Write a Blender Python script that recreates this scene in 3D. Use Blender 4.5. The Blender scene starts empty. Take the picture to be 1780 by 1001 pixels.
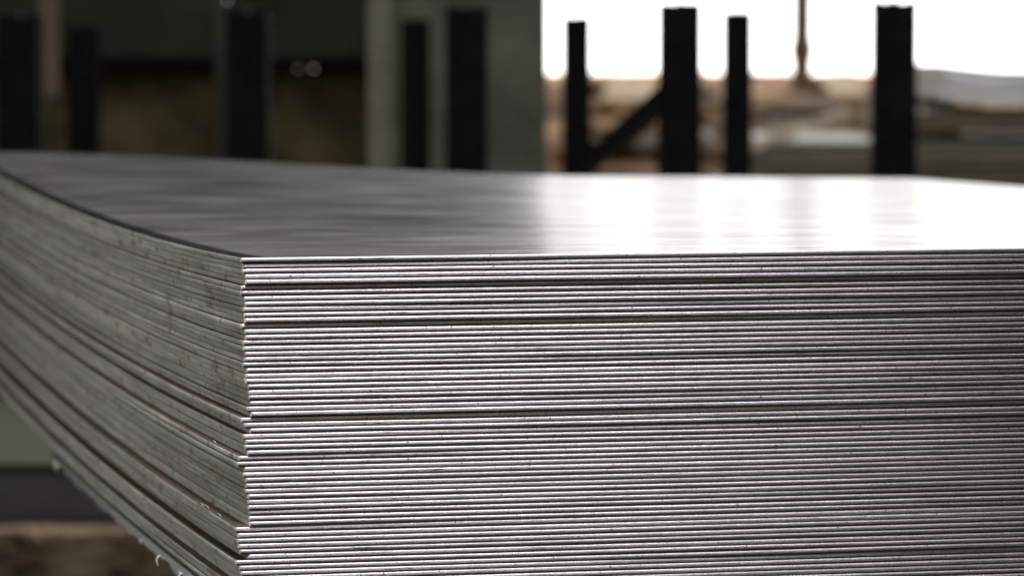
import bpy, math, random
import numpy as np
from mathutils import Vector, noise

random.seed(7)
R = np.random.RandomState(11)
SC = bpy.context.scene
COL = SC.collection

# ------------------------------------------------------------------ camera
F, YH, CX, CY = 6442.5, 93.7, 890.0, 500.5          # focal length, horizon row and centre, in photo pixels
CAMZ = 0.90
cam_d = bpy.data.cameras.new('camera')
cam = bpy.data.objects.new('camera', cam_d)
COL.objects.link(cam)
cam_d.sensor_width = 36.0
cam_d.lens = 36.0 * F / 1780.0
cam_d.clip_start, cam_d.clip_end = 0.05, 500.0
PITCH = math.atan((CY - YH) / F)
cam.location = (0, 0, CAMZ)
cam.rotation_euler = (math.pi / 2 - PITCH, 0, 0)
cam_d.dof.use_dof = True
cam_d.dof.focus_distance = 1.615
cam_d.dof.aperture_fstop = 15.5
SC.camera = cam

# ------------------------------------------------------------------ world: the dim air of the hall
w = bpy.data.worlds.new('World')
SC.world = w
w.use_nodes = True
w.node_tree.nodes['Background'].inputs[0].default_value = (0.138, 0.139, 0.136, 1)
w.node_tree.nodes['Background'].inputs[1].default_value = 1.0

# ------------------------------------------------------------------ lamp over the front of the stack
ld = bpy.data.lights.new('hall_lamp', 'SPOT')
ld.energy = 205.0
ld.color = (1.0, 0.955, 0.995)
ld.spot_size = math.radians(28)
ld.spot_blend = 1.0
ld.shadow_soft_size = 0.085
lamp = bpy.data.objects.new('hall_lamp', ld)
COL.objects.link(lamp)
lamp.location = (0.02, 0.42, 2.05)
lamp.rotation_euler = (Vector((-0.12, 1.60, 0.72)) - Vector(lamp.location)).to_track_quat('-Z', 'Y').to_euler()

# added soft fill without a seen source, brightening the stack's long side
wd = bpy.data.lights.new('side_fill', 'AREA')
wd.energy = 3.4
wd.color = (1.0, 0.99, 0.96)
wd.shape = 'RECTANGLE'
wd.size, wd.size_y = 1.2, 0.8
wd.spread = math.radians(75)
side = bpy.data.objects.new('side_fill', wd)
COL.objects.link(side)
side.location = (-2.3, 1.7, 1.55)
side.rotation_euler = (Vector((-0.3, 2.3, 0.75)) - Vector(side.location)).to_track_quat('-Z', 'Y').to_euler()

SC.view_settings.view_transform = 'Standard'
SC.view_settings.look = 'None'
SC.view_settings.exposure = 0.0
SC.view_settings.gamma = 1.0
SC.cycles.use_denoising = True
SC.cycles.max_bounces = 8
SC.cycles.sample_clamp_indirect = 6.0


def at(x, y, d):
    """point at photo pixel x, y and horizontal depth d"""
    v = Vector(((x - CX) / F, 1.0, -(y - CY) / F))
    v.rotate(cam.rotation_euler.to_matrix() @ __import__('mathutils').Matrix(((1, 0, 0), (0, 0, 1), (0, -1, 0))))
    return Vector((0, 0, CAMZ)) + v * (d / v.y)


# ------------------------------------------------------------------ materials
def mat(name):
    m = bpy.data.materials.new(name)
    m.use_nodes = True
    nt = m.node_tree
    return m, nt, nt.nodes['Principled BSDF']


def N(nt, kind, **kw):
    n = nt.nodes.new(kind)
    for k, v in kw.items():
        if isinstance(k, str) and k.startswith('i_'):
            n.inputs[k[2:].replace('_', ' ')].default_value = v
        else:
            setattr(n, k, v)
    return n


def L(nt, a, b):
    nt.links.new(a, b)


def ramp(nt, src, stops):
    r = N(nt, 'ShaderNodeValToRGB')
    e = r.color_ramp.elements
    while len(e) < len(stops):
        e.new(0.5)
    for k, (p, c) in enumerate(stops):
        e[k].position = p
        e[k].color = c if len(c) == 4 else (*c, 1)
    L(nt, src, r.inputs[0])
    return r


def g(v):
    return (v, v, v, 1)


def math_n(nt, op, a, b=None, c=None):
    n = N(nt, 'ShaderNodeMath', operation=op)
    for k, q in enumerate((a, b, c)):
        if q is None:
            continue
        if isinstance(q, (int, float)):
            n.inputs[k].default_value = q
        else:
            L(nt, q, n.inputs[k])
    return n.outputs[0]


def mapping(nt, src, scale, loc=(0, 0, 0), rot=(0, 0, 0)):
    mp = N(nt, 'ShaderNodeMapping')
    mp.inputs['Scale'].default_value = scale
    mp.inputs['Location'].default_value = loc
    mp.inputs['Rotation'].default_value = rot
    L(nt, src, mp.inputs[0])
    return mp.outputs[0]


def noise_n(nt, vec, scale, detail=4.0, rough=0.55, dist=0.0):
    n = N(nt, 'ShaderNodeTexNoise')
    n.inputs['Scale'].default_value = scale
    n.inputs['Detail'].default_value = detail
    n.inputs['Roughness'].default_value = rough
    n.inputs['Distortion'].default_value = dist
    L(nt, vec, n.inputs['Vector'])
    return n.outputs['Fac']


def mix(nt, fac, a, b, mode='MIX'):
    n = N(nt, 'ShaderNodeMix', data_type='RGBA', blend_type=mode)
    for sock, q in ((n.inputs['Factor'], fac), (n.inputs['A'], a), (n.inputs['B'], b)):
        if isinstance(q, (int, float, tuple)):
            sock.default_value = q
        else:
            L(nt, q, sock)
    return n.outputs['Result']


def simple(name, col, rough=0.7, metal=0.0, var=0.35, scale=8.0, bump=0.0):
    m, nt, b = mat(name)
    tc = N(nt, 'ShaderNodeNewGeometry')
    f = noise_n(nt, tc.outputs['Position'], scale, 6.0, 0.6)
    c0 = tuple(v * (1 - var) for v in col)
    c1 = tuple(min(1.0, v * (1 + var)) for v in col)
    r = ramp(nt, f, [(0.3, c0), (0.7, c1)])
    L(nt, r.outputs[0], b.inputs['Base Color'])
    b.inputs['Roughness'].default_value = rough
    b.inputs['Metallic'].default_value = metal
    if rough >= 0.7:
        b.inputs['Specular IOR Level'].default_value = 0.12
    if bump:
        bp = N(nt, 'ShaderNodeBump')
        bp.inputs['Strength'].default_value = bump
        L(nt, f, bp.inputs['Height'])
        L(nt, bp.outputs[0], b.inputs['Normal'])
    return m


def make_sheared():
    """front edge: burnished upper land over a torn, darker fracture zone; UV = metres along the edge, 0..1 down"""
    m, nt, b = mat('sheared_edge')
    uv = N(nt, 'ShaderNodeUVMap', uv_map='edge').outputs[0]
    sep = N(nt, 'ShaderNodeSeparateXYZ')
    L(nt, uv, sep.inputs[0])
    oi = N(nt, 'ShaderNodeObjectInfo')
    rnd = math_n(nt, 'MULTIPLY', oi.outputs['Random'], 37.0)
    comb = N(nt, 'ShaderNodeCombineXYZ')
    L(nt, sep.outputs['X'], comb.inputs[0])
    L(nt, math_n(nt, 'MULTIPLY', sep.outputs['Y'], 0.0021), comb.inputs[1])
    L(nt, rnd, comb.inputs[2])
    P = comb.outputs[0]
    # boundary between the two zones wanders along the edge
    lo = noise_n(nt, mapping(nt, P, (1, 0, 1)), 32.0, 2.0)
    hi = noise_n(nt, mapping(nt, P, (1, 0.25, 1)), 420.0, 3.0, 0.7)
    bd = math_n(nt, 'MULTIPLY_ADD', lo, 0.30, 0.36)
    bd = math_n(nt, 'MULTIPLY_ADD', hi, 0.36, bd)
    bd = math_n(nt, 'MULTIPLY_ADD', sep.outputs['X'], -0.85, bd)
    bd = math_n(nt, 'MAXIMUM', bd, 0.36)
    d = math_n(nt, 'SUBTRACT', sep.outputs['Y'], bd)
    fz = N(nt, 'ShaderNodeMapRange')
    fz.inputs['From Min'].default_value = -0.03
    fz.inputs['From Max'].default_value = 0.05
    L(nt, d, fz.inputs[0])
    # grain
    gr = noise_n(nt, mapping(nt, P, (1, 0.8, 1)), 1500.0, 3.0, 0.7)
    land = ramp(nt, gr, [(0.25, (0.58, 0.54, 0.57)), (0.55, (0.82, 0.775, 0.805)), (0.75, (0.95, 0.91, 0.935))])
    frac = ramp(nt, gr, [(0.3, (0.20, 0.19, 0.197)), (0.7, (0.55, 0.53, 0.54))])
    col = mix(nt, fz.outputs[0], land.outputs[0], frac.outputs[0])
    # long dark tears in the land
    te = noise_n(nt, mapping(nt, P, (1, 16.0, 1)), 66.0, 4.0, 0.7)
    cu = math_n(nt, 'SUBTRACT', sep.outputs['X'], math_n(nt, 'MULTIPLY_ADD', oi.outputs['Random'], 0.012, 0.058))
    bump_ = math_n(nt, 'EXPONENT', math_n(nt, 'MULTIPLY', math_n(nt, 'MULTIPLY', cu, cu), -4500.0))
    te = math_n(nt, 'MULTIPLY_ADD', bump_, 0.085, te)
    tm = ramp(nt, te, [(0.66, g(0)), (0.68, g(1))])
    inland = ramp(nt, sep.outputs['Y'], [(0.22, g(0)), (0.30, g(1)), (0.60, g(1)), (0.72, g(0))])
    tmask = math_n(nt, 'MULTIPLY', tm.outputs[0], inland.outputs[0])
    col = mix(nt, math_n(nt, 'MULTIPLY', tmask, 0.85), col, (0.05, 0.047, 0.047, 1))
    bs = noise_n(nt, mapping(nt, P, (1, 0.6, 1), (7, 3, 0)), 1100.0, 2.0, 0.7)
    bsm = ramp(nt, bs, [(0.56, g(0)), (0.62, g(1))])
    burr_glint = ramp(nt, sep.outputs['Y'], [(0.04, g(0)), (0.09, g(1)), (0.20, g(1)), (0.30, g(0))])
    col = mix(nt, math_n(nt, 'MULTIPLY', bsm.outputs[0], burr_glint.outputs[0]), col, (1.0, 0.98, 0.985, 1))  # glints along the burr, painted into the colour as near-white specks
    # pinkish heat tint / light rust blush
    rs = noise_n(nt, mapping(nt, P, (1, 1, 1)), 17.0, 3.0, 0.6)
    rm = ramp(nt, rs, [(0.60, g(0)), (0.78, g(0.3))])
    col = mix(nt, rm.outputs[0], col, (0.55, 0.44, 0.41, 1))
    # every sheet has its own tone, drifting along the edge
    tone = ramp(nt, oi.outputs['Random'], [(0.0, g(0.72)), (0.35, g(0.92)), (1.0, g(1.04))])
    col = mix(nt, 1.0, col, tone.outputs[0], 'MULTIPLY')
    drift = ramp(nt, noise_n(nt, mapping(nt, P, (1, 0.2, 1), (2, 0, 5)), 26.0, 4.0, 0.7), [(0.32, g(0.74)), (0.52, g(1.0))])
    col = mix(nt, 1.0, col, drift.outputs[0], 'MULTIPLY')
    # black specks
    sp = noise_n(nt, mapping(nt, P, (1, 1, 1)), 700.0, 1.0)
    sm = ramp(nt, sp, [(0.71, g(0)), (0.75, g(1))])
    col = mix(nt, math_n(nt, 'MULTIPLY', sm.outputs[0], 0.8), col, (0.05, 0.045, 0.04, 1))
    L(nt, col, b.inputs['Base Color'])
    b.inputs['Metallic'].default_value = 0.62
    ro = ramp(nt, fz.outputs[0], [(0.0, g(0.44)), (1.0, g(0.6))])
    L(nt, ro.outputs[0], b.inputs['Roughness'])
    bp = N(nt, 'ShaderNodeBump')
    bp.inputs['Strength'].default_value = 0.8
    bp.inputs['Distance'].default_value = 0.0004
    hh = math_n(nt, 'MULTIPLY_ADD', fz.outputs[0], -0.5, math_n(nt, 'MULTIPLY', gr, 0.55))
    hh = math_n(nt, 'MULTIPLY_ADD', tmask, -0.8, hh)
    L(nt, hh, bp.inputs['Height'])
    L(nt, bp.outputs[0], b.inputs['Normal'])
    return m


def make_slit():
    """long side: dull grey-green slit edge with fine upright grain and stains running over several sheets"""
    m, nt, b = mat('slit_edge')
    uv = N(nt, 'ShaderNodeUVMap', uv_map='edge').outputs[0]
    sep = N(nt, 'ShaderNodeSeparateXYZ')
    L(nt, uv, sep.inputs[0])
    oi = N(nt, 'ShaderNodeObjectInfo')
    rnd = math_n(nt, 'MULTIPLY', oi.outputs['Random'], 53.0)
    comb = N(nt, 'ShaderNodeCombineXYZ')
    L(nt, sep.outputs['X'], comb.inputs[0])
    L(nt, math_n(nt, 'MULTIPLY', sep.outputs['Y'], 0.002), comb.inputs[1])
    L(nt, rnd, comb.inputs[2])
    P = comb.outputs[0]
    gr = noise_n(nt, mapping(nt, P, (1, 0.35, 1)), 900.0, 4.0, 0.8)
    sl = noise_n(nt, mapping(nt, P, (1, 0.5, 1)), 9.0, 3.0, 0.5)
    t = math_n(nt, 'MULTIPLY_ADD', gr, 0.6, math_n(nt, 'MULTIPLY', sl, 0.4))
    col = ramp(nt, t, [(0.34, (0.22, 0.22, 0.20)), (0.5, (0.50, 0.50, 0.47)), (0.66, (0.80, 0.80, 0.76))]).outputs[0]
    tone = ramp(nt, oi.outputs['Random'], [(0.0, g(0.72)), (0.5, g(0.95)), (1.0, g(1.1))])
    col = mix(nt, 1.0, col, tone.outputs[0], 'MULTIPLY')
    pos = N(nt, 'ShaderNodeNewGeometry').outputs['Position']
    st = noise_n(nt, mapping(nt, pos, (1, 1, 3.0)), 42.0, 4.0, 0.65)
    per_sheet = ramp(nt, noise_n(nt, mapping(nt, P, (1, 0, 1)), 24.0, 3.0), [(0.45, g(0)), (0.55, g(1))])
    sm = ramp(nt, st, [(0.55, g(0)), (0.61, g(0.8))])
    col = mix(nt, math_n(nt, 'MULTIPLY', sm.outputs[0], per_sheet.outputs[0]), col, (0.22, 0.165, 0.10, 1))
    st2 = noise_n(nt, mapping(nt, pos, (1, 1, 1.5), (3, 5, 1)), 120.0, 3.0, 0.6)
    sm2 = ramp(nt, st2, [(0.68, g(0)), (0.73, g(0.6))])
    col = mix(nt, sm2.outputs[0], col, (0.12, 0.115, 0.10, 1))
    L(nt, col, b.inputs['Base Color'])
    b.inputs['Metallic'].default_value = 0.45
    b.inputs['Roughness'].default_value = 0.55
    bp = N(nt, 'ShaderNodeBump')
    bp.inputs['Strength'].default_value = 0.35
    bp.inputs['Distance'].default_value = 0.0003
    L(nt, gr, bp.inputs['Height'])
    L(nt, bp.outputs[0], b.inputs['Normal'])
    return m


def make_rolled():
    """upper face of the top sheet; UV 'sheet' holds metres across / along the sheet"""
    m, nt, b = mat('rolled_steel')
    uv = N(nt, 'ShaderNodeUVMap', uv_map='edge').outputs[0]
    sep = N(nt, 'ShaderNodeSeparateXYZ')
    L(nt, uv, sep.inputs[0])
    cl = noise_n(nt, mapping(nt, uv, (1.0, 1.4, 1)), 9.0, 5.0, 0.6, 0.6)
    st = noise_n(nt, mapping(nt, uv, (2.2, 11.0, 1), rot=(0, 0, 0.12)), 5.0, 6.0, 0.7)
    fine = noise_n(nt, mapping(nt, uv, (60.0, 900.0, 1)), 1.0, 4.0, 0.7)
    t = math_n(nt, 'MULTIPLY_ADD', st, 0.45, math_n(nt, 'MULTIPLY', cl, 0.55))
    col = ramp(nt, t, [(0.36, (0.26, 0.26, 0.26)), (0.5, (0.48, 0.48, 0.48)), (0.64, (0.70, 0.70, 0.69))]).outputs[0]
    # darker line along the long edge
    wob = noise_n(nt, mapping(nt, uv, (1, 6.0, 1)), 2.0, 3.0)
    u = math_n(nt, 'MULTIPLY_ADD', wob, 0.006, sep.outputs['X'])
    edge_line = ramp(nt, math_n(nt, 'MULTIPLY', u, 40.0), [(0.12, g(0)), (0.20, g(1)), (0.46, g(1)), (0.66, g(0))])
    col = mix(nt, edge_line.outputs[0], col, (0.12, 0.12, 0.11, 1))
    # pale dust along the front edge
    du = math_n(nt, 'MULTIPLY_ADD', st, 0.03, sep.outputs['Y'])
    dust = ramp(nt, math_n(nt, 'MULTIPLY', du, 20.0), [(0.2, g(0.35)), (0.75, g(0))])
    L(nt, col, b.inputs['Base Color'])
    b.inputs['Metallic'].default_value = 0.9
    ro = ramp(nt, t, [(0.36, g(0.17)), (0.5, g(0.205)), (0.64, g(0.25))])
    rr = mix(nt, math_n(nt, 'MULTIPLY', fine, 0.12), ro.outputs[0], g(0.6))
    rr = mix(nt, math_n(nt, 'MULTIPLY', dust.outputs[0], 0.35), rr, g(0.6))
    L(nt, rr, b.inputs['Roughness'])
    bp = N(nt, 'ShaderNodeBump')
    bp.inputs['Strength'].default_value = 0.02
    bp.inputs['Distance'].default_value = 0.001
    L(nt, fine, bp.inputs['Height'])
    L(nt, bp.outputs[0], b.inputs['Normal'])
    df = N(nt, 'ShaderNodeBsdfDiffuse')
    fc = ramp(nt, cl, [(0.3, (0.030, 0.030, 0.029)), (0.7, (0.065, 0.066, 0.063))])
    fcol = mix(nt, edge_line.outputs[0], fc.outputs[0], (0.012, 0.012, 0.011, 1))
    pat = ramp(nt, noise_n(nt, mapping(nt, uv, (3.0, 60.0, 1)), 8.0, 5.0, 0.75), [(0.45, g(0)), (0.7, g(1))])
    fcol = mix(nt, math_n(nt, 'MULTIPLY', dust.outputs[0], pat.outputs[0]), fcol, (0.30, 0.30, 0.285, 1))
    spk = ramp(nt, noise_n(nt, mapping(nt, uv, (1, 1, 1)), 420.0, 1.0), [(0.73, g(0)), (0.76, g(0.8))])
    fcol = mix(nt, math_n(nt, 'MULTIPLY', spk.outputs[0], dust.outputs[0]), fcol, (0.7, 0.7, 0.68, 1))
    L(nt, fcol, df.inputs[0])
    fs = noise_n(nt, mapping(nt, uv, (1.2, 5.0, 1), (4, 2, 0), (0, 0, -0.15)), 6.0, 5.0, 0.65, 0.8)
    ff = ramp(nt, fs, [(0.30, g(0.56)), (0.70, g(0.68))])
    ms = N(nt, 'ShaderNodeMixShader')
    ffo = mix(nt, edge_line.outputs[0], ff.outputs[0], g(0.86))
    L(nt, ffo, ms.inputs[0])
    L(nt, b.outputs[0], ms.inputs[1])
    L(nt, df.outputs[0], ms.inputs[2])
    L(nt, ms.outputs[0], nt.nodes['Material Output'].inputs[0])
    return m


M_EDGE = make_sheared()
M_SLIT = make_slit()
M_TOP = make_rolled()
M_FLAT = simple('oiled_steel', (0.10, 0.080, 0.052), 0.5, 0.2, 0.35, 90.0)
M_RACK = simple('black_steel', (0.030, 0.029, 0.034), 0.75, 0.0, 0.4, 20.0)
M_BEAM = simple('blue_grey_steel', (0.21, 0.21, 0.255), 0.55, 0.1, 0.25, 9.0)
M_WALL = simple('olive_plaster', (0.20, 0.20, 0.16), 0.85, 0.0, 0.45, 2.6)
M_LOW = simple('brown_brickwork', (0.32, 0.26, 0.14), 0.9, 0.0, 0.75, 4.5)
M_RAIL = simple('dark_rail', (0.03, 0.022, 0.018), 0.7, 0.0, 0.3, 6.0)
M_COLM = simple('grey_green_paint', (0.44, 0.45, 0.375), 0.75, 0.0, 0.4, 5.0)
M_STRIP = simple('pale_green', (0.74, 0.74, 0.62), 0.75, 0.0, 0.25, 6.0)
M_WOOD = simple('weathered_timber', (0.40, 0.29, 0.21), 0.85, 0.0, 0.75, 11.0)
M_PINK = simple('pinkish_board', (0.62, 0.44, 0.36), 0.8, 0.0, 0.2, 4.0)
M_PIPE = simple('grey_pipe', (0.30, 0.31, 0.27), 0.5, 0.0, 0.2, 4.0)
M_FLOOR = simple('concrete_floor', (0.095, 0.098, 0.070), 0.9, 0.0, 0.2, 1.5)
M_GALV = simple('galvanised_bundle', (0.42, 0.425, 0.40), 0.75, 0.0, 0.25, 3.0)
M_BRWN = simple('tarnished_bundle', (0.36, 0.31, 0.25), 0.7, 0.1, 0.3, 3.0)
M_WRAP = simple('white_wrap', (0.62, 0.62, 0.66), 0.5, 0.0, 0.08, 4.0)
M_PALE = simple('pale_stone', (0.85, 0.76, 0.70), 0.4, 0.0, 0.05, 4.0)
M_POLE = simple('brown_pole', (0.26, 0.20, 0.14), 0.7, 0.0, 0.2, 3.0)
M_FOIL = simple('packing_foil', (0.16, 0.165, 0.15), 0.6, 0.2, 0.25, 60.0)
M_SLIV = simple('bright_sliver', (0.9, 0.88, 0.85), 0.25, 0.7, 0.05, 60.0)


# ------------------------------------------------------------------ helpers
def mesh_obj(name, verts, faces, material, parent=None, smooth=False):
    me = bpy.data.meshes.new(name)
    me.from_pydata([tuple(v) for v in verts], [], faces)
    me.validate()
    me.update()
    if material:
        me.materials.append(material)
    if smooth:
        me.polygons.foreach_set('use_smooth', [True] * len(me.polygons))
    o = bpy.data.objects.new(name, me)
    COL.objects.link(o)
    if parent:
        o.parent = parent
    return o


def empty(name, loc):
    o = bpy.data.objects.new(name, None)
    COL.objects.link(o)
    o.location = loc
    o.empty_display_size = 0.05
    return o


def tag(o, label=None, cat=None, group=None, kind=None):
    if label:
        o['label'] = label
    if cat:
        o['category'] = cat
    if group:
        o['group'] = group
    if kind:
        o['kind'] = kind
    return o


def box_geo(x0, x1, y0, y1, z0, z1, bev=0.0):
    """a box with its long edges chamfered"""
    if bev <= 0:
        v = [(x, y, z) for x in (x0, x1) for y in (y0, y1) for z in (z0, z1)]
        f = [(0, 1, 3, 2), (4, 6, 7, 5), (0, 4, 5, 1), (2, 3, 7, 6), (0, 2, 6, 4), (1, 5, 7, 3)]
        return v, f
    c = bev
    ring = [(y0 + c, z0), (y1 - c, z0), (y1, z0 + c), (y1, z1 - c), (y1 - c, z1), (y0 + c, z1), (y0, z1 - c), (y0, z0 + c)]
    v = [(x0, y, z) for y, z in ring] + [(x1, y, z) for y, z in ring]
    f = [tuple(range(8))[::-1], tuple(range(8, 16))]
    f = [tuple(reversed(range(8))), tuple(range(8, 16))] + [(k, (k + 1) % 8, 8 + (k + 1) % 8, 8 + k) for k in range(8)]
    return v, f


def box(name, x0, x1, y0, y1, z0, z1, material, parent=None, bev=0.0):
    v, f = box_geo(x0, x1, y0, y1, z0, z1, bev)
    return mesh_obj(name, v, f, material, parent)


def merge(parts):
    V, Fc = [], []
    for v, f in parts:
        o = len(V)
        V += list(v)
        Fc += [tuple(i + o for i in q) for q in f]
    return V, Fc


def tube_geo(path, radii, n=12):
    """a round tube along a list of points"""
    V, Fc = [], []
    P = [Vector(p) for p in path]
    for k, p in enumerate(P):
        d = (P[min(k + 1, len(P) - 1)] - P[max(k - 1, 0)]).normalized()
        a = d.orthogonal().normalized() if abs(d.z) < 0.9 else Vector((1, 0, 0))
        b = d.cross(a).normalized()
        a = b.cross(d).normalized()
        for j in range(n):
            q = 2 * math.pi * j / n
            V.append(p + (a * math.cos(q) + b * math.sin(q)) * radii[k])
    for k in range(len(P) - 1):
        for j in range(n):
            Fc.append((k * n + j, k * n + (j + 1) % n, (k + 1) * n + (j + 1) % n, (k + 1) * n + j))
    Fc.append(tuple(reversed(range(n))))
    Fc.append(tuple(range((len(P) - 1) * n, len(P) * n)))
    return V, Fc


# ------------------------------------------------------------------ sky, ground, hall wall
def build_sky():
    V, Fc = [], []
    na, ne = 24, 10
    for i in range(na + 1):
        a = math.radians(-12 + 90 * i / na)                    # clockwise from straight ahead
        for j in range(ne + 1):
            e = math.radians(-3 + 66 * j / ne)
            r = 150.0
            V.append((r * math.sin(a) * math.cos(e), r * math.cos(a) * math.cos(e), CAMZ + r * math.sin(e)))
    for i in range(na):
        for j in range(ne):
            k = i * (ne + 1) + j
            Fc.append((k, k + 1, k + ne + 2, k + ne + 1))
    m = bpy.data.materials.new('white_overcast')
    m.use_nodes = True
    nt = m.node_tree
    nt.nodes.remove(nt.nodes['Principled BSDF'])
    em = N(nt, 'ShaderNodeEmission')
    em.inputs[0].default_value = (1.0, 0.985, 0.965, 1)
    em.inputs[1].default_value = 4.2
    L(nt, em.outputs[0], nt.nodes['Material Output'].inputs[0])
    tag(mesh_obj('sky', V, Fc, m, smooth=True), kind='structure')


build_sky()

# hall floor
tag(box('floor', -6, 2.6, -1.5, 10.6, -0.12, 0.0, M_FLOOR), kind='structure')


def earth():
    m, nt, b = mat('dry_earth')
    pos = N(nt, 'ShaderNodeNewGeometry').outputs['Position']
    f = noise_n(nt, mapping(nt, pos, (1, 0.45, 1.0)), 1.1, 6.0, 0.62, 0.4)
    r = ramp(nt, f, [(0.38, (0.03, 0.016, 0.007)), (0.5, (0.12, 0.064, 0.029)), (0.57, (0.25, 0.135, 0.06)), (0.65, (0.56, 0.37, 0.20))])
    L(nt, r.outputs[0], b.inputs['Base Color'])
    b.inputs['Roughness'].default_value = 0.95
    b.inputs['Specular IOR Level'].default_value = 0.05
    # yard surface: level with the floor near the hall, rising to a bank behind
    V, Fc = [], []
    xs = np.linspace(-14, 40, 110)
    ys = np.concatenate([np.linspace(10.6, 18, 14), np.linspace(18.6, 34, 46), np.linspace(36, 148, 16)])
    for y in ys:
        for x in xs:
            q = min(1.0, max(0.0, (y - 16.0) / 14.0))
            q = q * q * (3 - 2 * q)
            top = 0.64 + 0.055 * min(1.0, max(0.0, (x - 1.0) / 2.2))
            z = -0.06 + top * q
            n = noise.fractal(Vector((x * 0.8, y * 0.5, 3.1)), 1.0, 2.0, 4)
            z += n * 0.10 * (0.3 + q)
            if y > 31:
                z -= min(0.5, (y - 31) * 0.03)
            V.append((x, y, z))
    nx = len(xs)
    for j in range(len(ys) - 1):
        for i in range(nx - 1):
            k = j * nx + i
            Fc.append((k, k + 1, k + nx + 1, k + nx))
    tag(mesh_obj('ground', V, Fc, m, smooth=True), kind='structure')


earth()

# back wall of the hall, at the left
WY = 10.2


def px(x, d):
    return (x - CX) / F * d


def pz(y, d):
    return at(CX, y, d).z


wall = empty('hall_wall', (-2.6, WY, 0))
tag(wall, 'dark olive hall wall with a black rail across it, behind the left half of the stack', 'wall')
WXR = px(700, WY)


def wpart(name, x0, x1, y0, y1, z0, z1, m, bev=0.0):
    return box(name, x0 + 2.6, x1 + 2.6, y0 - WY, y1 - WY, z0, z1, m, wall, bev)


wpart('lower_wall', -5.0, WXR, WY, WY + 0.25, 0.0, pz(116, WY), M_LOW)
wpart('rail', -5.0, WXR, WY - 0.09, WY - 0.002, pz(132, WY), pz(100, WY), M_RAIL, 0.008)
wpart('upper_wall', -5.0, WXR, WY + 0.01, WY + 0.25, pz(116, WY), 5.2, M_WALL)

pp = empty('wall_pipe', (px(384, WY - 0.1), WY - 0.1, 0))
tag(pp, 'thin grey-green upright pipe on the dark wall, left of the second tall black rack post', 'pipe')
v, f = tube_geo([(0, 0, 0.0), (0, 0, 2.5), (0, 0, 5.0)], [0.016] * 3)
mesh_obj('pipe', v, f, M_PIPE, pp, True)
for zz in (0.55, 1.25, 2.2):
    v, f = tube_geo([(0, 0, zz), (0, 0, zz + 0.03)], [0.021] * 2)
    mesh_obj('clamp', v, f, M_PIPE, pp)

bd = box('timber_board', px(74, 9.9), px(106, 9.9), 9.86, 9.9, pz(168, 9.9), 4.2, M_PINK, None, 0.004)
tag(bd, 'pale pinkish-brown upright board hung on the wall between the two leftmost black posts', 'board')

# column at the edge of the opening
CD = 10.0
colm = empty('hall_column', (px(800, CD), CD, 0))
tag(colm, 'wide grey-green painted hall column with a paler left strip, at the edge of the bright opening', 'column')
x0 = px(800, CD)
box('shaft', px(682, CD) - x0, px(951, CD) - x0, 0.0, 0.42, 0.0, 5.2, M_COLM, colm, 0.0)
box('flange', px(641, CD) - x0, px(682, CD) - 0.002 - x0, -0.03, 0.42, 0.0, 5.2, M_STRIP, colm, 0.0)  # strip at the left in a paler tone than the shaft


def glow_lamp(name, x, y, d, r, strength, col, label):
    c = at(x, y, d)
    o = empty(name, c)
    tag(o, label, 'lamp', 'small lamps glowing on the dark wall')
    m = bpy.data.materials.new('lamp_glow')
    m.use_nodes = True
    b = m.node_tree.nodes['Principled BSDF']
    b.inputs['Emission Color'].default_value = (*col, 1)
    b.inputs['Emission Strength'].default_value = strength
    V, Fc = [], []
    n = 12
    prof = [(0.0, r), (0.5, 0.87 * r), (0.87, 0.5 * r), (1.0, 0.0)]
    path = [(0, -q * r, 0) for q, _ in prof]
    v, f = tube_geo(path[::-1], [max(rr, 1e-4) for _, rr in prof][::-1], n)
    mesh_obj('bulb', v, f, m, o, True)
    v, f = tube_geo([(0, 0, 0), (0, 0.03, 0)], [r * 1.15, r * 1.15], n)
    mesh_obj('socket', v, f, M_RAIL, o)


glow_lamp('wall_lamp', 518, 120, WY - 0.14, 0.004, 0.35, (1.0, 0.75, 0.55), 'dim left one of two small round lamps side by side on the dark rail')
glow_lamp('wall_lamp', 545, 120, WY - 0.14, 0.004, 0.75, (1.0, 0.78, 0.62), 'brighter right one of two small round lamps side by side on the dark rail')
glow_lamp('wall_lamp', 395, 2, WY - 0.14, 0.004, 0.9, (0.8, 0.9, 0.85), 'small grey lamp at the top of the picture above the second tall post')


# ------------------------------------------------------------------ racks behind the stack
def hbeam(w, d, z0, z1, seed):
    """upright H-section, flange faces to front and back, flame-cut uneven top; local axes"""
    rr = random.Random(seed)
    t = 0.009
    parts = []
    for (xa, xb, ya, yb) in ((-w / 2, w / 2, -d / 2, -d / 2 + t), (-w / 2, w / 2, d / 2 - t, d / 2), (-t / 2, t / 2, -d / 2 + t + 0.0005, d / 2 - t - 0.0005)):
        n = 6
        V, Fc = [], []
        for k in range(n + 1):
            x = xa + (xb - xa) * k / n
            zt = z1 + rr.uniform(-0.005, 0.003)
            V += [(x, ya, z0), (x, yb, z0), (x, yb, zt), (x, ya, zt)]
        for k in range(n):
            a, b = 4 * k, 4 * k + 4
            for j in range(4):
                Fc.append((a + j, b + j, b + (j + 1) % 4, a + (j + 1) % 4))
        Fc += [(0, 3, 2, 1)[::-1], tuple(4 * n + j for j in range(4))]
        parts.append((V, Fc))
    return merge(parts)


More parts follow.
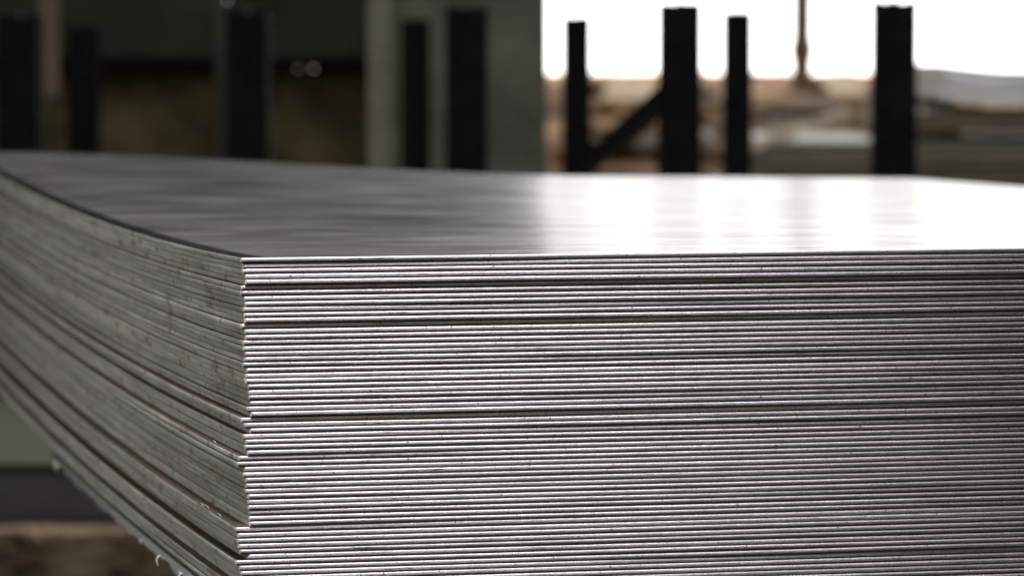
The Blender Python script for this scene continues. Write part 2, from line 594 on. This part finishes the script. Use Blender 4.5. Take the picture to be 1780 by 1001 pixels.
D1, D2 = 7.0, 9.33
PZ = 0.262
near_x = [37, 432, 812, 1181, 1553]
far_x = [147, 435, 723, 1002, 1281]
near_top = [27, 20, 14, 5, 1]
far_top = [46, 44, 35, 29, 20]
near_lab = ['leftmost rack stand of black steel posts, at the left border of the picture',
            'black steel rack stand second from left, its rear post hidden behind the front one',
            'black steel rack stand with its two posts in front of the grey-green column',
            'black steel rack stand with a diagonal brace showing against the tan earth bank',
            'rightmost black steel rack stand, its thick front post standing before the yard bundles']
for k in range(5):
    fr = empty('rack_stand', (px(near_x[k], D1), D1, 0))
    tag(fr, near_lab[k], 'rack', 'black steel racks behind the stack')
    o3 = Vector(fr.location)
    v, f = hbeam(0.079, 0.080, PZ + 0.012, pz(near_top[k], D1), k)
    mesh_obj('front_post', v, f, M_RACK, fr)
    b3 = Vector((px(far_x[k], D2), D2, 0)) - o3
    v, f = hbeam(0.072, 0.080, PZ + 0.012, pz(far_top[k], D2), 50 + k)
    po = mesh_obj('rear_post', v, f, M_RACK, fr)
    po.location = b3
    # brace from halfway up the front post to the foot of the rear post
    if k != 3:
        dz_ = 0.35                                        # the brace sits lower on the other racks
    else:
        dz_ = 0.0
    a = Vector((0, 0.04, pz(150, D1) - dz_))
    e = Vector((b3.x, b3.y - 0.04, pz(302, D2) - dz_ * 0.6))
    dd = (e - a)
    s = dd.cross(Vector((0, 0, 1))).normalized() * 0.02
    u = dd.cross(s).normalized() * 0.018
    V = [a + s + u, a - s + u, a - s - u, a + s - u, e + s + u, e - s + u, e - s - u, e + s - u]
    mesh_obj('brace', V, [(0, 1, 2, 3), (7, 6, 5, 4), (0, 4, 5, 1), (1, 5, 6, 2), (2, 6, 7, 3), (3, 7, 4, 0)], M_RACK, fr)
    # foot rail joining both posts
    sx = b3.x / b3.y
    V = []
    for y in (-0.12, b3.y + 0.12):
        for xx in (-0.04, 0.04):
            for z in (PZ, PZ + 0.012):
                V.append((sx * y + xx, y, z))
    mesh_obj('base_rail', V, [(0, 1, 3, 2), (4, 6, 7, 5), (0, 4, 5, 1), (2, 3, 7, 6), (0, 2, 6, 4), (1, 5, 7, 3)], M_RACK, fr)

# ------------------------------------------------------------------ things in the yard, right
YD = 12.2


def bundle(name, xa, xb, ya, yb, d0, d1, m, nl, seed, label, bow=0.0, curl=0.0, slope=0.0):
    """a bundle of plates: layers with uneven ends, sagging a little"""
    rr = random.Random(seed)
    X0, X1 = px(xa, d0), px(xb, d0)
    Z1, Z0 = pz(ya, d0), pz(yb, d0)
    root = empty(name, ((X0 + X1) / 2, (d0 + d1) / 2, Z0))
    tag(root, label, 'bundle', 'plate bundles in the yard')
    O = Vector(root.location)
    th = (Z1 - Z0) / nl
    for i in range(nl):
        za, zb = Z0 + i * th + 0.002, Z0 + (i + 1) * th - 0.003
        xl = X0 + rr.uniform(-0.03, 0.05) - curl * (i / nl)
        n = 16
        V, Fc = [], []
        for k in range(n + 1):
            q = k / n
            x = xl + (X1 - xl) * q
            dz = -bow * math.sin(math.pi * q) + curl * 0.5 * max(0.0, 1 - q / 0.25) ** 2
            for y, sl in ((d0 + rr.uniform(-0.002, 0.002), slope), (d1, 0.0)):
                V += [(x - O.x, y + sl * i / nl - O.y, za + dz - O.z), (x - O.x, y + sl * (i + 1) / nl - O.y, zb + dz - O.z)]
        for k in range(n):
            a, b = 4 * k, 4 * k + 4
            for p, q in ((0, 1), (1, 3), (3, 2), (2, 0)):
                Fc.append((a + p, a + q, b + q, b + p))
        Fc += [(0, 2, 3, 1), (4 * n, 4 * n + 1, 4 * n + 3, 4 * n + 2)]
        mesh_obj('plate', V, Fc, m, root)
    return root


bundle('plate_bundle', 1296, 2400, 290, 420, YD, YD + 1.3, M_GALV, 7, 1, 'dark lowest grey plate bundle of the yard pile, at far right')
bundle('plate_bundle', 1306, 2400, 245, 288, YD - 0.05, YD + 1.2, M_GALV, 3, 2, 'grey plate bundle of the yard pile, directly under the leaning plank')
bundle('plate_bundle', 1560, 2400, 193, 230, YD, YD + 1.2, M_BRWN, 2, 3, 'pale brownish plate bundle in the yard right of the last thick post')
bundle('plate_bundle', 1640, 2400, 124, 184, YD, YD + 1.2, M_WRAP, 3, 4, 'white wrapped bundle with a curled end on top of the yard pile', curl=0.05, slope=0.12)
for xx, ya, yb, nm, lb in ((1660, 185, 192, 0, 'thin dark timber bearer under the white yard bundle, near its left end'),
                           (1990, 185, 192, 1, 'thin dark timber bearer under the white yard bundle, right of the picture'),
                           (1625, 231, 244, 2, 'dark timber bearer under the pale brownish yard bundle, near its left end'),
                           (1980, 231, 244, 3, 'dark timber bearer under the pale brownish yard bundle, right of the picture')):
    o = box('timber_bearer', px(xx, YD), px(xx, YD) + 0.09, YD + 0.01, YD + 1.15, pz(yb, YD), pz(ya, YD), M_RAIL, None, 0.002)
    tag(o, lb, 'timber', 'bearers in the yard pile')
for k, xx in enumerate((1330, 1700, 2100)):
    o = box('timber_block', px(xx, YD), px(xx, YD) + 0.12, YD + 0.05, YD + 1.2, -0.12, pz(421, YD), M_RAIL, None, 0.006)
    tag(o, ['left', 'middle', 'right'][k] + ' tall timber block carrying the yard pile', 'timber', 'blocks under the yard pile')

a, e = at(1306, 256, YD - 0.12), at(1470, 196, YD + 0.5)
dd = e - a
s = Vector((0.3, 1, 0)).normalized() * 0.05
u = dd.cross(s).normalized() * 0.016
if u.z < 0:
    u = -u
V = [a + s + u, a - s + u, a - s - u, a + s - u, e + s + u, e - s + u, e - s - u, e + s - u]
o = mesh_obj('timber_plank', V, [(0, 1, 2, 3), (7, 6, 5, 4), (0, 4, 5, 1), (1, 5, 6, 2), (2, 6, 7, 3), (3, 7, 4, 0)], simple('grey_plank', (0.40, 0.33, 0.25), 0.8, 0, 0.25, 9.0))
tag(o, 'grey-brown plank leaning up to the right on the yard bundles, between the last two posts', 'plank')

M_CREAM = simple('sunlit_cream', (0.62, 0.50, 0.36), 0.8, 0.0, 0.12, 3.0)  # stands for sunlit ground, the sunlight put into the cream colour
M_DARKB = simple('dark_brown_board', (0.13, 0.085, 0.05), 0.85, 0.0, 0.3, 3.0)
for xa, xb, ya, yb, d, m_, nm, lb in (
        (1046, 1118, 146, 174, 26.0, M_CREAM, 'sunlit_patch', 'cream block added for sunlit ground on the earth bank above the diagonal brace'),
        (1444, 1512, 132, 164, 25.0, M_CREAM, 'sunlit_patch', 'cream block added for sunlit ground on the earth bank beside the pole'),
        (1345, 1440, 172, 190, 22.0, M_DARKB, 'timber_board', 'dark brown board lying on the bank below the pole'),
        (1300, 1420, 214, 236, 17.5, M_DARKB, 'timber_board', 'dark brown board lying low on the bank behind the leaning plank'),
        (1590, 1640, 132, 168, 24.0, M_DARKB, 'timber_board', 'dark brown board on the bank at the left end of the white bundle'),
        (1215, 1262, 200, 240, 21.0, M_DARKB, 'timber_board', 'dark brown board on the bank between the two middle right posts')):
    c0 = at((xa + xb) / 2, yb, d)
    hw, zt_ = (px(xb, d) - px(xa, d)) / 2, pz(ya, d) - c0.z
    Vb = []
    for xx in (-hw, hw):
        Vb += [(xx, 0, -0.10), (xx, 0.5, -0.10), (xx, 0.5, zt_ + 0.01), (xx, 0.28, zt_), (xx, 0.0, 0.0)]
    ob_ = mesh_obj(nm, Vb, [(0, 1, 2, 3, 4), (9, 8, 7, 6, 5), (0, 5, 6, 1), (1, 6, 7, 2), (2, 7, 8, 3), (3, 8, 9, 4), (4, 9, 5, 0)], m_)
    ob_.location = c0
    ob_.rotation_euler = (0, 0.03 * ((int(xa) % 3) - 1), 0.15 * ((int(xa) % 5) - 2))
    tag(ob_, lb, nm.split('_')[1])

# pole in the yard
pb = at(1394, 134, 29.0)
po = empty('yard_pole', (pb.x, pb.y, pb.z - 0.25))
tag(po, 'thin brown pole with a swollen joint standing on the earth bank', 'pole')
H = 0.25
v, f = tube_geo([(0, 0, 0), (0, 0, H - 0.02), (0, 0, H + 0.05), (0, 0, H + 0.12), (0, 0, 4.5)], [0.08, 0.08, 0.078, 0.076, 0.072])
mesh_obj('shaft', v, f, M_POLE, po, True)
v, f = tube_geo([(0, 0, H + 0.12), (0, 0, H + 0.17), (0, 0, H + 0.25), (0, 0, H + 0.30)], [0.078, 0.094, 0.094, 0.075])
mesh_obj('joint', v, f, M_POLE, po, True)


def stone(x, y, d, r, label, seed, name='pale_stone', material=None, squash=(1, 1, 1), rough=0.18, group='pale stones in the yard'):
    c = at(x, y, d)
    V, Fc = [], []
    n, mm = 12, 8
    for j in range(1, mm):
        a = math.pi * j / mm
        for i in range(n):
            b = 2 * math.pi * i / n
            q = Vector((math.sin(a) * math.cos(b), math.sin(a) * math.sin(b), math.cos(a)))
            q *= r * (1 + rough * noise.noise(q * 1.7 + Vector((seed, 0, 0))))
            q = Vector((q.x * squash[0], q.y * squash[1], q.z * squash[2]))
            V.append(q)
    V += [Vector((0, 0, r * squash[2])), Vector((0, 0, -r * squash[2]))]
    for j in range(mm - 2):
        for i in range(n):
            Fc.append((j * n + i, j * n + (i + 1) % n, (j + 1) * n + (i + 1) % n, (j + 1) * n + i))
    for i in range(n):
        Fc.append((len(V) - 2, (i + 1) % n, i))
        Fc.append((len(V) - 1, (mm - 2) * n + i, (mm - 2) * n + (i + 1) % n))
    o = mesh_obj(name, V, Fc, material or M_PALE, None, True)
    o.location = c
    tag(o, label, name.split('_')[1], group)


stone(1236, 268, 22.0, 0.062, 'pale round stone on the yard ground low between the two middle right posts', 1)
stone(1496, 190, 26.0, 0.060, 'pale tan stone on the bank just left of the last thick post', 2)

M_CLOD = [simple('brown_clod', (0.10, 0.058, 0.03), 0.9, 0.0, 0.4, 6.0), simple('tan_clod', (0.34, 0.21, 0.10), 0.9, 0.0, 0.3, 6.0),
          simple('orange_clod', (0.42, 0.22, 0.085), 0.9, 0.0, 0.3, 6.0), simple('grey_clod', (0.22, 0.20, 0.17), 0.9, 0.0, 0.3, 6.0)]
rl = random.Random(21)
for k in range(34):
    xx = rl.uniform(965, 1530)
    yy = rl.uniform(145, 275)
    dep = 30.0 - 12.0 * (yy - 140) / 140
    ci = rl.choice((0, 0, 1, 1, 2, 3))
    stone(xx, yy + 3, dep, rl.uniform(0.07, 0.15), ('dark brown', 'tan', 'orange', 'grey')[ci] + ' rubble lump heaped with others on the earth bank behind the right posts', 10 + k, 'rubble_lump',
          M_CLOD[ci], (rl.uniform(0.9, 1.9), 1.0, rl.uniform(0.35, 0.7)), 0.6, 'rubble lumps on the earth bank')

# ------------------------------------------------------------------ platform that carries the rack, on timbers, seen under the left overhang
PL = empty('rack_platform', (-1.2, 5.76, 0))
tag(PL, 'grey-green platform with a dark blue-grey edge beam, under the rack at lower left', 'platform')
box('deck', -2.2, 2.35, 0.0, 3.95, PZ - 0.012, PZ, M_FLOOR, PL)
box('edge_beam', -2.2, 2.35, 0.004, 0.12, pz(921, 5.76), PZ - 0.014, M_BEAM, PL, 0.003)
box('edge_beam', -2.2, 2.35, 3.7, 3.85, pz(921, 5.76), PZ - 0.014, M_BEAM, PL, 0.003)
def sleeper():
    """old timber sleeper with a rotten, pitted face"""
    m, nt, b = mat('rotten_timber')
    pos = N(nt, 'ShaderNodeNewGeometry').outputs['Position']
    f1 = noise_n(nt, mapping(nt, pos, (0.55, 1, 1.2)), 17.0, 5.0, 0.6, 0.5)
    c = ramp(nt, f1, [(0.34, (0.06, 0.04, 0.03)), (0.44, (0.32, 0.22, 0.155)), (0.55, (0.52, 0.38, 0.275)), (0.7, (0.60, 0.47, 0.35))])
    L(nt, c.outputs[0], b.inputs['Base Color'])
    b.inputs['Roughness'].default_value = 0.9
    b.inputs['Specular IOR Level'].default_value = 0.1
    d = 5.66
    x0_, x1_, z0_, z1_ = px(-300, d), px(430, d), pz(1012, d), pz(922, d)
    org = Vector(((x0_ + x1_) / 2, d, z0_))
    V, Fc = [], []
    nx, nz = 70, 14
    for i in range(nx + 1):
        for j in range(nz + 1):
            x, z = x0_ + (x1_ - x0_) * i / nx, z0_ + (z1_ - z0_) * j / nz
            n1 = noise.fractal(Vector((x * 16, z * 24, 2.0)), 1.0, 2.0, 4)
            e_ = min(j, nz - j) / nz
            V.append(Vector((x, d + 0.014 * n1 + (0.010 if e_ < 0.05 else 0.0) + (0.03 if n1 < -0.7 else 0.0), z)) - org)
    for i in range(nx):
        for j in range(nz):
            k = i * (nz + 1) + j
            Fc.append((k, k + nz + 1, k + nz + 2, k + 1))
    n0 = len(V)
    for x in (x0_, x1_):
        for z in (z0_, z1_):
            V.append(Vector((x, d + 0.18, z)) - org)
    top = [i * (nz + 1) + nz for i in range(nx + 1)]
    bot = [i * (nz + 1) for i in range(nx + 1)]
    Fc += [tuple(top) + (n0 + 3, n0 + 1), tuple(reversed(bot)) + (n0, n0 + 2), (n0, n0 + 1, n0 + 3, n0 + 2)]
    Fc += [tuple(range(nz + 1)) + (n0 + 1, n0), tuple(reversed(range(nx * (nz + 1), (nx + 1) * (nz + 1)))) + (n0 + 2, n0 + 3)]
    o = mesh_obj('timber_sleeper', V, Fc, m)
    o.location = org
    tag(o, 'pitted brown timber sleeper under the dark platform beam at the lower left corner', 'sleeper')


sleeper()
for k, xa in enumerate((-200, 150, 380)):
    o = box('timber_bearer', px(xa, 5.65), px(xa + 60, 5.65), 5.6, 5.85, 0.0, pz(1013, 5.62), M_WOOD, None, 0.004)
    tag(o, ['left', 'middle', 'right'][k] + ' short timber bearer on the floor below the sleeper at lower left', 'timber', 'timbers at lower left')
for k, xa in enumerate((-2.6, -0.9)):
    o = box('timber_bearer', xa, xa + 0.3, 9.45, 9.6, 0.0, pz(921, 5.76), M_WOOD, None, 0.004)
    tag(o, ['left', 'right'][k] + ' short timber bearer under the rear of the platform', 'timber', 'timbers under the platform')

# ------------------------------------------------------------------ the stack of steel sheets
TH = 0.21505
Z0 = 1.59
XC = (425 - CX) / F * Z0
UT = np.array([math.cos(TH), math.sin(TH)])         # along the front edge
US = np.array([-math.sin(TH), math.cos(TH)])        # away along the left side
TOPZ = CAMZ - 0.0875
PT = 0.002374
THK = 0.00216
LT, LS = 0.90, 1.80
MM = 0.001

tips = [416.7, 420.4, 421, 425, 425, 418, 416.7, 423, 424, 421, 423.4, 423.4, 418, 424, 425, 421, 421, 423, 423.4, 420.4,
        427, 425.4, 425.4, 428.7, 429.4, 430.5, 431.7, 426.4, 434, 417.4, 423, 432.4, 421, 424, 423, 427.6, 412, 408.8,
        422.4, 420, 423.7, 424.6, 423.4, 428, 428, 428, 430.5, 430, 430.5, 406.4, 410, 409.4, 411, 413, 428, 406, 413, 415,
        421, 424, 408, 411, 409]
NS = len(tips)
rec = {6: 2.0, 13: 1.9, 30: 1.9, 16: 0.75, 20: 0.8, 33: 0.8, 37: 1.0, 43: 0.6, 50: 0.75, 10: 0.5, 27: 0.6, 11: 0.5, 55: 0.4, 8: -0.1}
rec_r = {6: 2.2, 13: 2.1, 30: 2.0, 11: 1.2, 33: 1.8, 16: 1.3, 20: 1.9, 28: 0.8, 40: 1.2, 44: 1.1, 46: 1.0}


def sag(s, t):
    """height of a sheet over the level of its front left corner"""
    z = -0.0268 * s + 0.02467 * s * s - 0.0045 * s ** 3
    z = z - 0.0066 * np.clip(s / LS, 0, 1) ** 1.5
    # the right end hangs lower towards the back
    q = np.clip(t / 0.62, 0, 1.6)
    dr = -0.0265 * (q * q * (3 - 2 * np.clip(q, 0, 1)) * (q < 1) + (q >= 1) * 1.0) - 0.0042 * np.clip((t - 0.62) / 0.28, 0, 1)
    return z + dr * np.clip(s / LS, 0, 1) ** 1.3 + 0.0007 * t


rc = 1.5 * MM
gt = np.concatenate([[0, 0.35 * rc, 0.7 * rc, rc], np.linspace(0.006, 0.40, 52), np.linspace(0.44, LT - 0.006, 9), [LT]])
gs = np.concatenate([[0, 0.35 * rc, 0.7 * rc, rc], np.array([0.004, 0.010, 0.022, 0.04]), np.linspace(0.07, 1.0, 26), np.linspace(1.06, LS - 0.01, 12), [LS]])
nt_, ns_ = len(gt), len(gs)
# perimeter: front (t up), right (s up), back (t down), left (s down)
per = [(0, j) for j in range(nt_)] + [(i, nt_ - 1) for i in range(1, ns_)] + \
      [(ns_ - 1, j) for j in range(nt_ - 2, -1, -1)] + [(i, 0) for i in range(ns_ - 2, 0, -1)]
NP = len(per)
pidx = np.array([i * nt_ + j for i, j in per])
prof_front = [(0.26, 0.0), (0.07, -0.14), (0.0, -0.42), (0.03, -1.34), (0.26, -1.80), (2.2, -2.16)]
prof_left = [(0.14, 0.0), (0.02, -0.13), (0.0, -0.6), (0.0, -1.3), (0.02, -2.06), (0.10, -2.16)]
K = len(prof_front)
ORD = ['top', 'second', 'third', 'fourth', 'fifth', 'sixth', 'seventh', 'eighth', 'ninth', 'tenth', 'eleventh', 'twelfth', 'thirteenth',
       'fourteenth', 'fifteenth', 'sixteenth', 'seventeenth', 'eighteenth', 'nineteenth']
TENS = {2: ('twenty', 'twentieth'), 3: ('thirty', 'thirtieth'), 4: ('forty', 'fortieth'), 5: ('fifty', 'fiftieth'), 6: ('sixty', 'sixtieth')}


def ordinal(n):
    if n < 20:
        return ORD[n - 1] if n > 1 else 'first'
    a, b = divmod(n, 10)
    return TENS[a][1] if b == 0 else TENS[a][0] + '-' + ORD[b - 1].replace('top', 'first')


S, T = np.meshgrid(gs, gt, indexing='ij')
# rounded corner at the near left
S1, T1 = S.copy(), T.copy()
msk = (S < rc) & (T < rc)
qs, qt = rc - S, rc - T
mx = np.maximum(qs, qt)
ln = np.sqrt(qs ** 2 + qt ** 2) + 1e-12
S1[msk] = (rc - qs * mx / ln)[msk]
T1[msk] = (rc - qt * mx / ln)[msk]
# inward normals on the perimeter (ds, dt)
nrm = np.zeros((NP, 2))
kind = np.zeros(NP, int)                               # 0 front, 1 left, 2 other
for k, (i, j) in enumerate(per):
    if gs[i] < rc and gt[j] < rc:
        v = np.array([rc - S1[i, j], rc - T1[i, j]])
        nrm[k] = v / np.linalg.norm(v)
        kind[k] = 0 if gs[i] <= gt[j] else 1
        continue
    v = np.zeros(2)
    if i == 0:
        v[0] += 1
    if i == ns_ - 1:
        v[0] -= 1
    if j == 0:
        v[1] += 1
    if j == nt_ - 1:
        v[1] -= 1
    nrm[k] = v / np.linalg.norm(v)
    kind[k] = 0 if i == 0 else (1 if j == 0 else 2)
fw = np.array([abs(n_[0]) if kd == 0 else (0.0 if kd == 1 else 0.5) for n_, kd in zip(nrm, kind)])
fw = np.where((fw > 0.98), 1.0, fw)
plen = np.zeros(NP)
for k, (i, j) in enumerate(per):
    plen[k] = gt[j] if kind[k] == 0 else gs[i]

faces_base = []
fmat = []
nG = ns_ * nt_
for i in range(ns_ - 1):
    for j in range(nt_ - 1):
        a = i * nt_ + j
        faces_base.append((a, a + 1, a + nt_ + 1, a + nt_)); fmat.append(2)
for i in range(ns_ - 1):
    for j in range(nt_ - 1):
        a = nG + i * nt_ + j
        faces_base.append((a, a + nt_, a + nt_ + 1, a + 1)); fmat.append(2)


def ring_index(r, k):
    k %= NP
    if r == 0:
        return int(pidx[k])
    if r == K - 1:
        return int(nG + pidx[k])
    return 2 * nG + (r - 1) * NP + k


uv_side = []
n_flat = len(faces_base)
for r in range(K - 1):
    for k in range(NP):
        k2 = (k + 1) % NP
        faces_base.append((ring_index(r, k), ring_index(r + 1, k), ring_index(r + 1, k2), ring_index(r, k2)))
        left = (kind[k] == 1 or kind[k2] == 1) and not (kind[k] == 0 and kind[k2] == 0)
        fmat.append(1 if left else 0)
        v0, v1 = -prof_front[r][1] / 2.16, -prof_front[r + 1][1] / 2.16
        a0, a1 = plen[k], plen[k2]
        uv_side.append([(a0, v0), (a0, v1), (a1, v1), (a1, v0)])
FACES = np.array(faces_base, dtype=np.int32)
FM = np.array(fmat, dtype=np.int32)
uvf = []
for q in faces_base[:n_flat]:
    for vi in q:
        b = vi % nG
        uvf.append((T.flat[b], S.flat[b]))
UV = np.array(uvf + [c for q in uv_side for c in q], dtype=np.float32)


def smooth_noise(x, scale, amp, rs):
    n = int(max(4, (x.max() - x.min()) / scale + 4))
    ctl = rs.uniform(-1, 1, n)
    p = (x - x.min()) / scale
    i = np.clip(p.astype(int), 0, n - 2)
    f = p - i
    f = f * f * (3 - 2 * f)
    return amp * (ctl[i] * (1 - f) + ctl[i + 1] * f)


corner_xy = np.array([XC, Z0])
# the sheets fan apart towards the back, more in some gaps than in others
gaps = {7: .3, 13: .5, 21: 1.2, 26: .4, 29: .6, 32: 1.2, 36: .9, 43: .5, 49: 1.0, 54: 1.6, 57: .8}
FAN = [0.00018 * n + sum(0.00042 * w_ for k_, w_ in gaps.items() if k_ <= n) for n in range(NS)]


def build_sheet(n):
    rs = np.random.RandomState(100 + n)
    lo = (425 - tips[n]) / 4.05 * MM                     # how far the left edge sticks out
    num = n + 1
    fl = rec.get(num, rs.normal(0.0, 0.36)) * MM         # front recess at the corner and at the right
    frr = rec_r.get(num, rs.normal(0.05, 0.62)) * MM if num not in rec_r else rec_r[num] * MM
    skew = rs.uniform(-1, 1) * 0.0006
    frec = fl + (frr - fl) * np.clip(T1 / 0.36, 0, 1.6) + smooth_noise(T1, 0.05, 0.10 * MM, rs)
    lrec = -lo + skew * S1 + smooth_noise(S1, 0.12, 0.12 * MM, rs)
    s = S1 + frec * np.clip(1 - S1 / 0.5, 0, 1)
    t = T1 + lrec * np.clip(1 - T1 / 0.4, 0, 1)
    zc = -n * PT - FAN[n] * s * (0.3 + 0.7 * np.clip(1 - t / LT, 0, 1))
    wav = smooth_noise(T1 + S1 * 0.9, 0.11, 0.11 * MM, rs) if n else np.zeros_like(s)
    base = sag(s, t) + zc + wav

    def world(s_, t_, z_):
        xy = corner_xy[None, :] + s_.reshape(-1, 1) * US[None, :] + t_.reshape(-1, 1) * UT[None, :]
        return np.column_stack([xy, TOPZ + z_.reshape(-1)])
    sr, tr, br = s.flat[pidx], t.flat[pidx], base.flat[pidx]
    rings = []
    lv = rs.uniform(0.80, 1.06)
    for r in range(K):
        ins = (prof_front[r][0] * fw + prof_left[r][0] * (1 - fw)) * MM
        dz = (prof_front[r][1] * (lv if r in (3, 4) else 1.0) * fw + prof_left[r][1] * (1 - fw)) * MM
        rings.append((sr + nrm[:, 0] * ins, tr + nrm[:, 1] * ins, br + dz))
    st, tt, zt = s.copy(), t.copy(), base.copy()
    st.flat[pidx], tt.flat[pidx], zt.flat[pidx] = rings[0]
    sb, tb, zb = s.copy(), t.copy(), base - THK
    sb.flat[pidx], tb.flat[pidx], zb.flat[pidx] = rings[K - 1]
    V = [world(st, tt, zt), world(sb, tb, zb)] + [world(*rings[r]) for r in range(1, K - 1)]
    V = np.concatenate(V)
    org = world(np.array([LS / 2]), np.array([LT / 2]), np.array([-(n + 1) * PT]))[0]
    V = V - org[None, :]
    me = bpy.data.meshes.new('steel_sheet')
    me.vertices.add(len(V))
    me.vertices.foreach_set('co', V.astype(np.float32).ravel())
    me.loops.add(FACES.size)
    me.loops.foreach_set('vertex_index', FACES.ravel())
    me.polygons.add(len(FACES))
    me.polygons.foreach_set('loop_start', np.arange(0, FACES.size, 4, dtype=np.int32))
    me.polygons.foreach_set('loop_total', np.full(len(FACES), 4, dtype=np.int32))
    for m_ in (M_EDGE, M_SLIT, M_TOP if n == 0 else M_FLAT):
        me.materials.append(m_)
    me.polygons.foreach_set('material_index', FM)
    me.polygons.foreach_set('use_smooth', np.ones(len(FACES), dtype=bool))
    uvl = me.uv_layers.new(name='edge')
    uvl.data.foreach_set('uv', UV.ravel())
    me.update()
    me.validate()
    o = bpy.data.objects.new('steel_sheet', me)
    COL.objects.link(o)
    o.location = org
    return o


for n in range(NS):
    o = build_sheet(n)
    num = n + 1
    if n == 0:
        lab = 'topmost steel sheet of the stack, its whole upper face shining in the light'
    elif num == NS:
        lab = 'lowest steel sheet of the stack, sixty-third from the top, with a packing sheet beneath it'
    else:
        lab = 'steel sheet ' + ordinal(num) + ' from the top of the stack'
        if num in (6, 13, 30):
            lab += ', front edge shadowed'
        elif num in (37, 38, 50, 56):
            lab += ', left end sticking out'
        elif num in (29, 55):
            lab += ', left end set in'
    tag(o, lab, 'steel sheet', 'sheets in the steel stack')


def stack_pt(s, t, dz):
    xy = corner_xy + s * US + t * UT
    z = TOPZ + float(sag(np.array(s), np.array(t))) - (NS - 1) * PT - FAN[NS - 1] * s * (0.3 + 0.7 * (1 - t / LT)) - THK + dz
    return Vector((xy[0], xy[1], z))


# thin packing sheet under the lowest sheet, its left margin folded down and torn
def foil():
    V, Fc = [], []
    n = 130
    cols = [0.40, 0.10, 0.004, -0.0045, -0.0062, -0.0068]
    org = stack_pt(0.45, 0.2, -0.004)
    for k in range(n + 1):
        s = 0.002 + 0.86 * k / n
        drop = 0.0022 + 0.0012 * noise.noise(Vector((s * 6.0, 1.3, 0))) + (0.0012 if noise.noise(Vector((s * 22.0, 7.7, 0))) > 0.22 else 0.0)
        wob = 0.0007 * noise.noise(Vector((s * 24.0, 4.0, 0)))
        for c, t in enumerate(cols):
            dz = -0.0012 if c < 2 else -0.0026
            tt = t
            if c >= 3:
                tt = t + wob * (c - 2)
                dz = -0.0028 - drop * (c - 3) / 2.0
            V.append(stack_pt(s, tt, dz) - org)
    m = len(cols)
    for k in range(n):
        for c in range(m - 1):
            Fc.append((k * m + c, k * m + c + 1, (k + 1) * m + c + 1, (k + 1) * m + c))
    o = mesh_obj('packing_sheet', V, Fc, M_FOIL, None, True)
    o.location = org
    sol = o.modifiers.new('thickness', 'SOLIDIFY')
    sol.thickness = 0.0003
    tag(o, 'thin grey packing sheet with a torn edge under the lowest steel sheet, left side', 'packing sheet')
    return o


fo = foil()
for k, (s, w_, h_) in enumerate(((0.172, 0.012, 0.0045), (0.255, 0.006, 0.006), (0.336, 0.012, 0.003), (0.80, 0.05, 0.006))):
    V, Fc = [], []
    for i in range(9):
        q = i / 8
        a = q * 2.6
        for j in (0, 1):
            p = stack_pt(s + (j - 0.5) * w_ * (1 - 0.4 * q), -0.0066 - h_ * 0.34 * math.sin(a), -0.0030 - h_ * 0.5 * (1 - math.cos(a)))
            V.append(p - fo.location)
    for i in range(8):
        Fc.append((2 * i, 2 * i + 1, 2 * i + 3, 2 * i + 2))
    tb = mesh_obj('torn_tab', V, Fc, M_GALV, fo, True)
    sol = tb.modifiers.new('thickness', 'SOLIDIFY')
    sol.thickness = 0.0004

# bright metal slivers lying on the protruding strips of the left side
for k, (num, s, dt) in enumerate(((50, 0.060, 0.0012), (50, 0.105, 0.0016), (50, 0.118, 0.0010), (37, 0.085, 0.0012))):
    xy = corner_xy + s * US + (-(425 - tips[num - 1]) / 4.05 * MM + dt) * UT
    z = TOPZ + float(sag(np.array(s), np.array(0.0))) - (num - 1) * PT - FAN[num - 1] * s + 0.0003
    o3 = Vector((xy[0], xy[1], z))
    ln_ = (0.0045, 0.006, 0.004, 0.003)[k]
    V = []
    for i in range(5):
        q = i / 4
        c = Vector((US[0], US[1], 0)) * ln_ * (q - 0.5) * 3 + Vector((0, 0, 0.0004 * math.sin(3 * q)))
        wd = 0.0002 + 0.0003 * math.sin(math.pi * q)
        V += [c + Vector((UT[0], UT[1], 0)) * wd, c + Vector((0, 0, wd)), c - Vector((UT[0], UT[1], 0)) * wd]
    Fc = []
    for i in range(4):
        for j in range(3):
            Fc.append((3 * i + j, 3 * i + (j + 1) % 3, 3 * i + 3 + (j + 1) % 3, 3 * i + 3 + j))
    Fc += [(2, 1, 0), (12, 13, 14)]
    o = mesh_obj('metal_sliver', V, Fc, M_SLIV)
    o.location = o3
    tag(o, ['bright metal sliver nearest the corner on the strip of the fiftieth sheet', 'longest bright metal sliver on the strip of the fiftieth sheet',
            'bright metal sliver farthest back on the strip of the fiftieth sheet', 'tiny bright metal sliver on the strip of the thirty-seventh sheet'][k],
        'metal sliver', 'slivers on the left side')

# trestles that carry the stack (out of sight below it)
for k, s in enumerate((0.14, 1.55)):
    zt = min(stack_pt(s + ds, t, -0.003).z for ds in (-0.04, 0.04) for t in (0.1, 0.8))
    c = corner_xy + s * US + 0.45 * UT
    tr_ = empty('support_trestle', (c[0], c[1], 0))
    tr_.rotation_euler = (0, 0, TH)
    tag(tr_, ['front', 'rear'][k] + ' black steel trestle under the stack of sheets', 'trestle', 'trestles under the stack')
    box('beam', -0.33, 0.36, -0.04, 0.04, zt - 0.09, zt, M_RACK, tr_, 0.004)
    for xx in (-0.24, 0.27):
        box('leg', xx - 0.03, xx + 0.03, -0.03, 0.03, 0.0, zt - 0.092, M_RACK, tr_, 0.003)
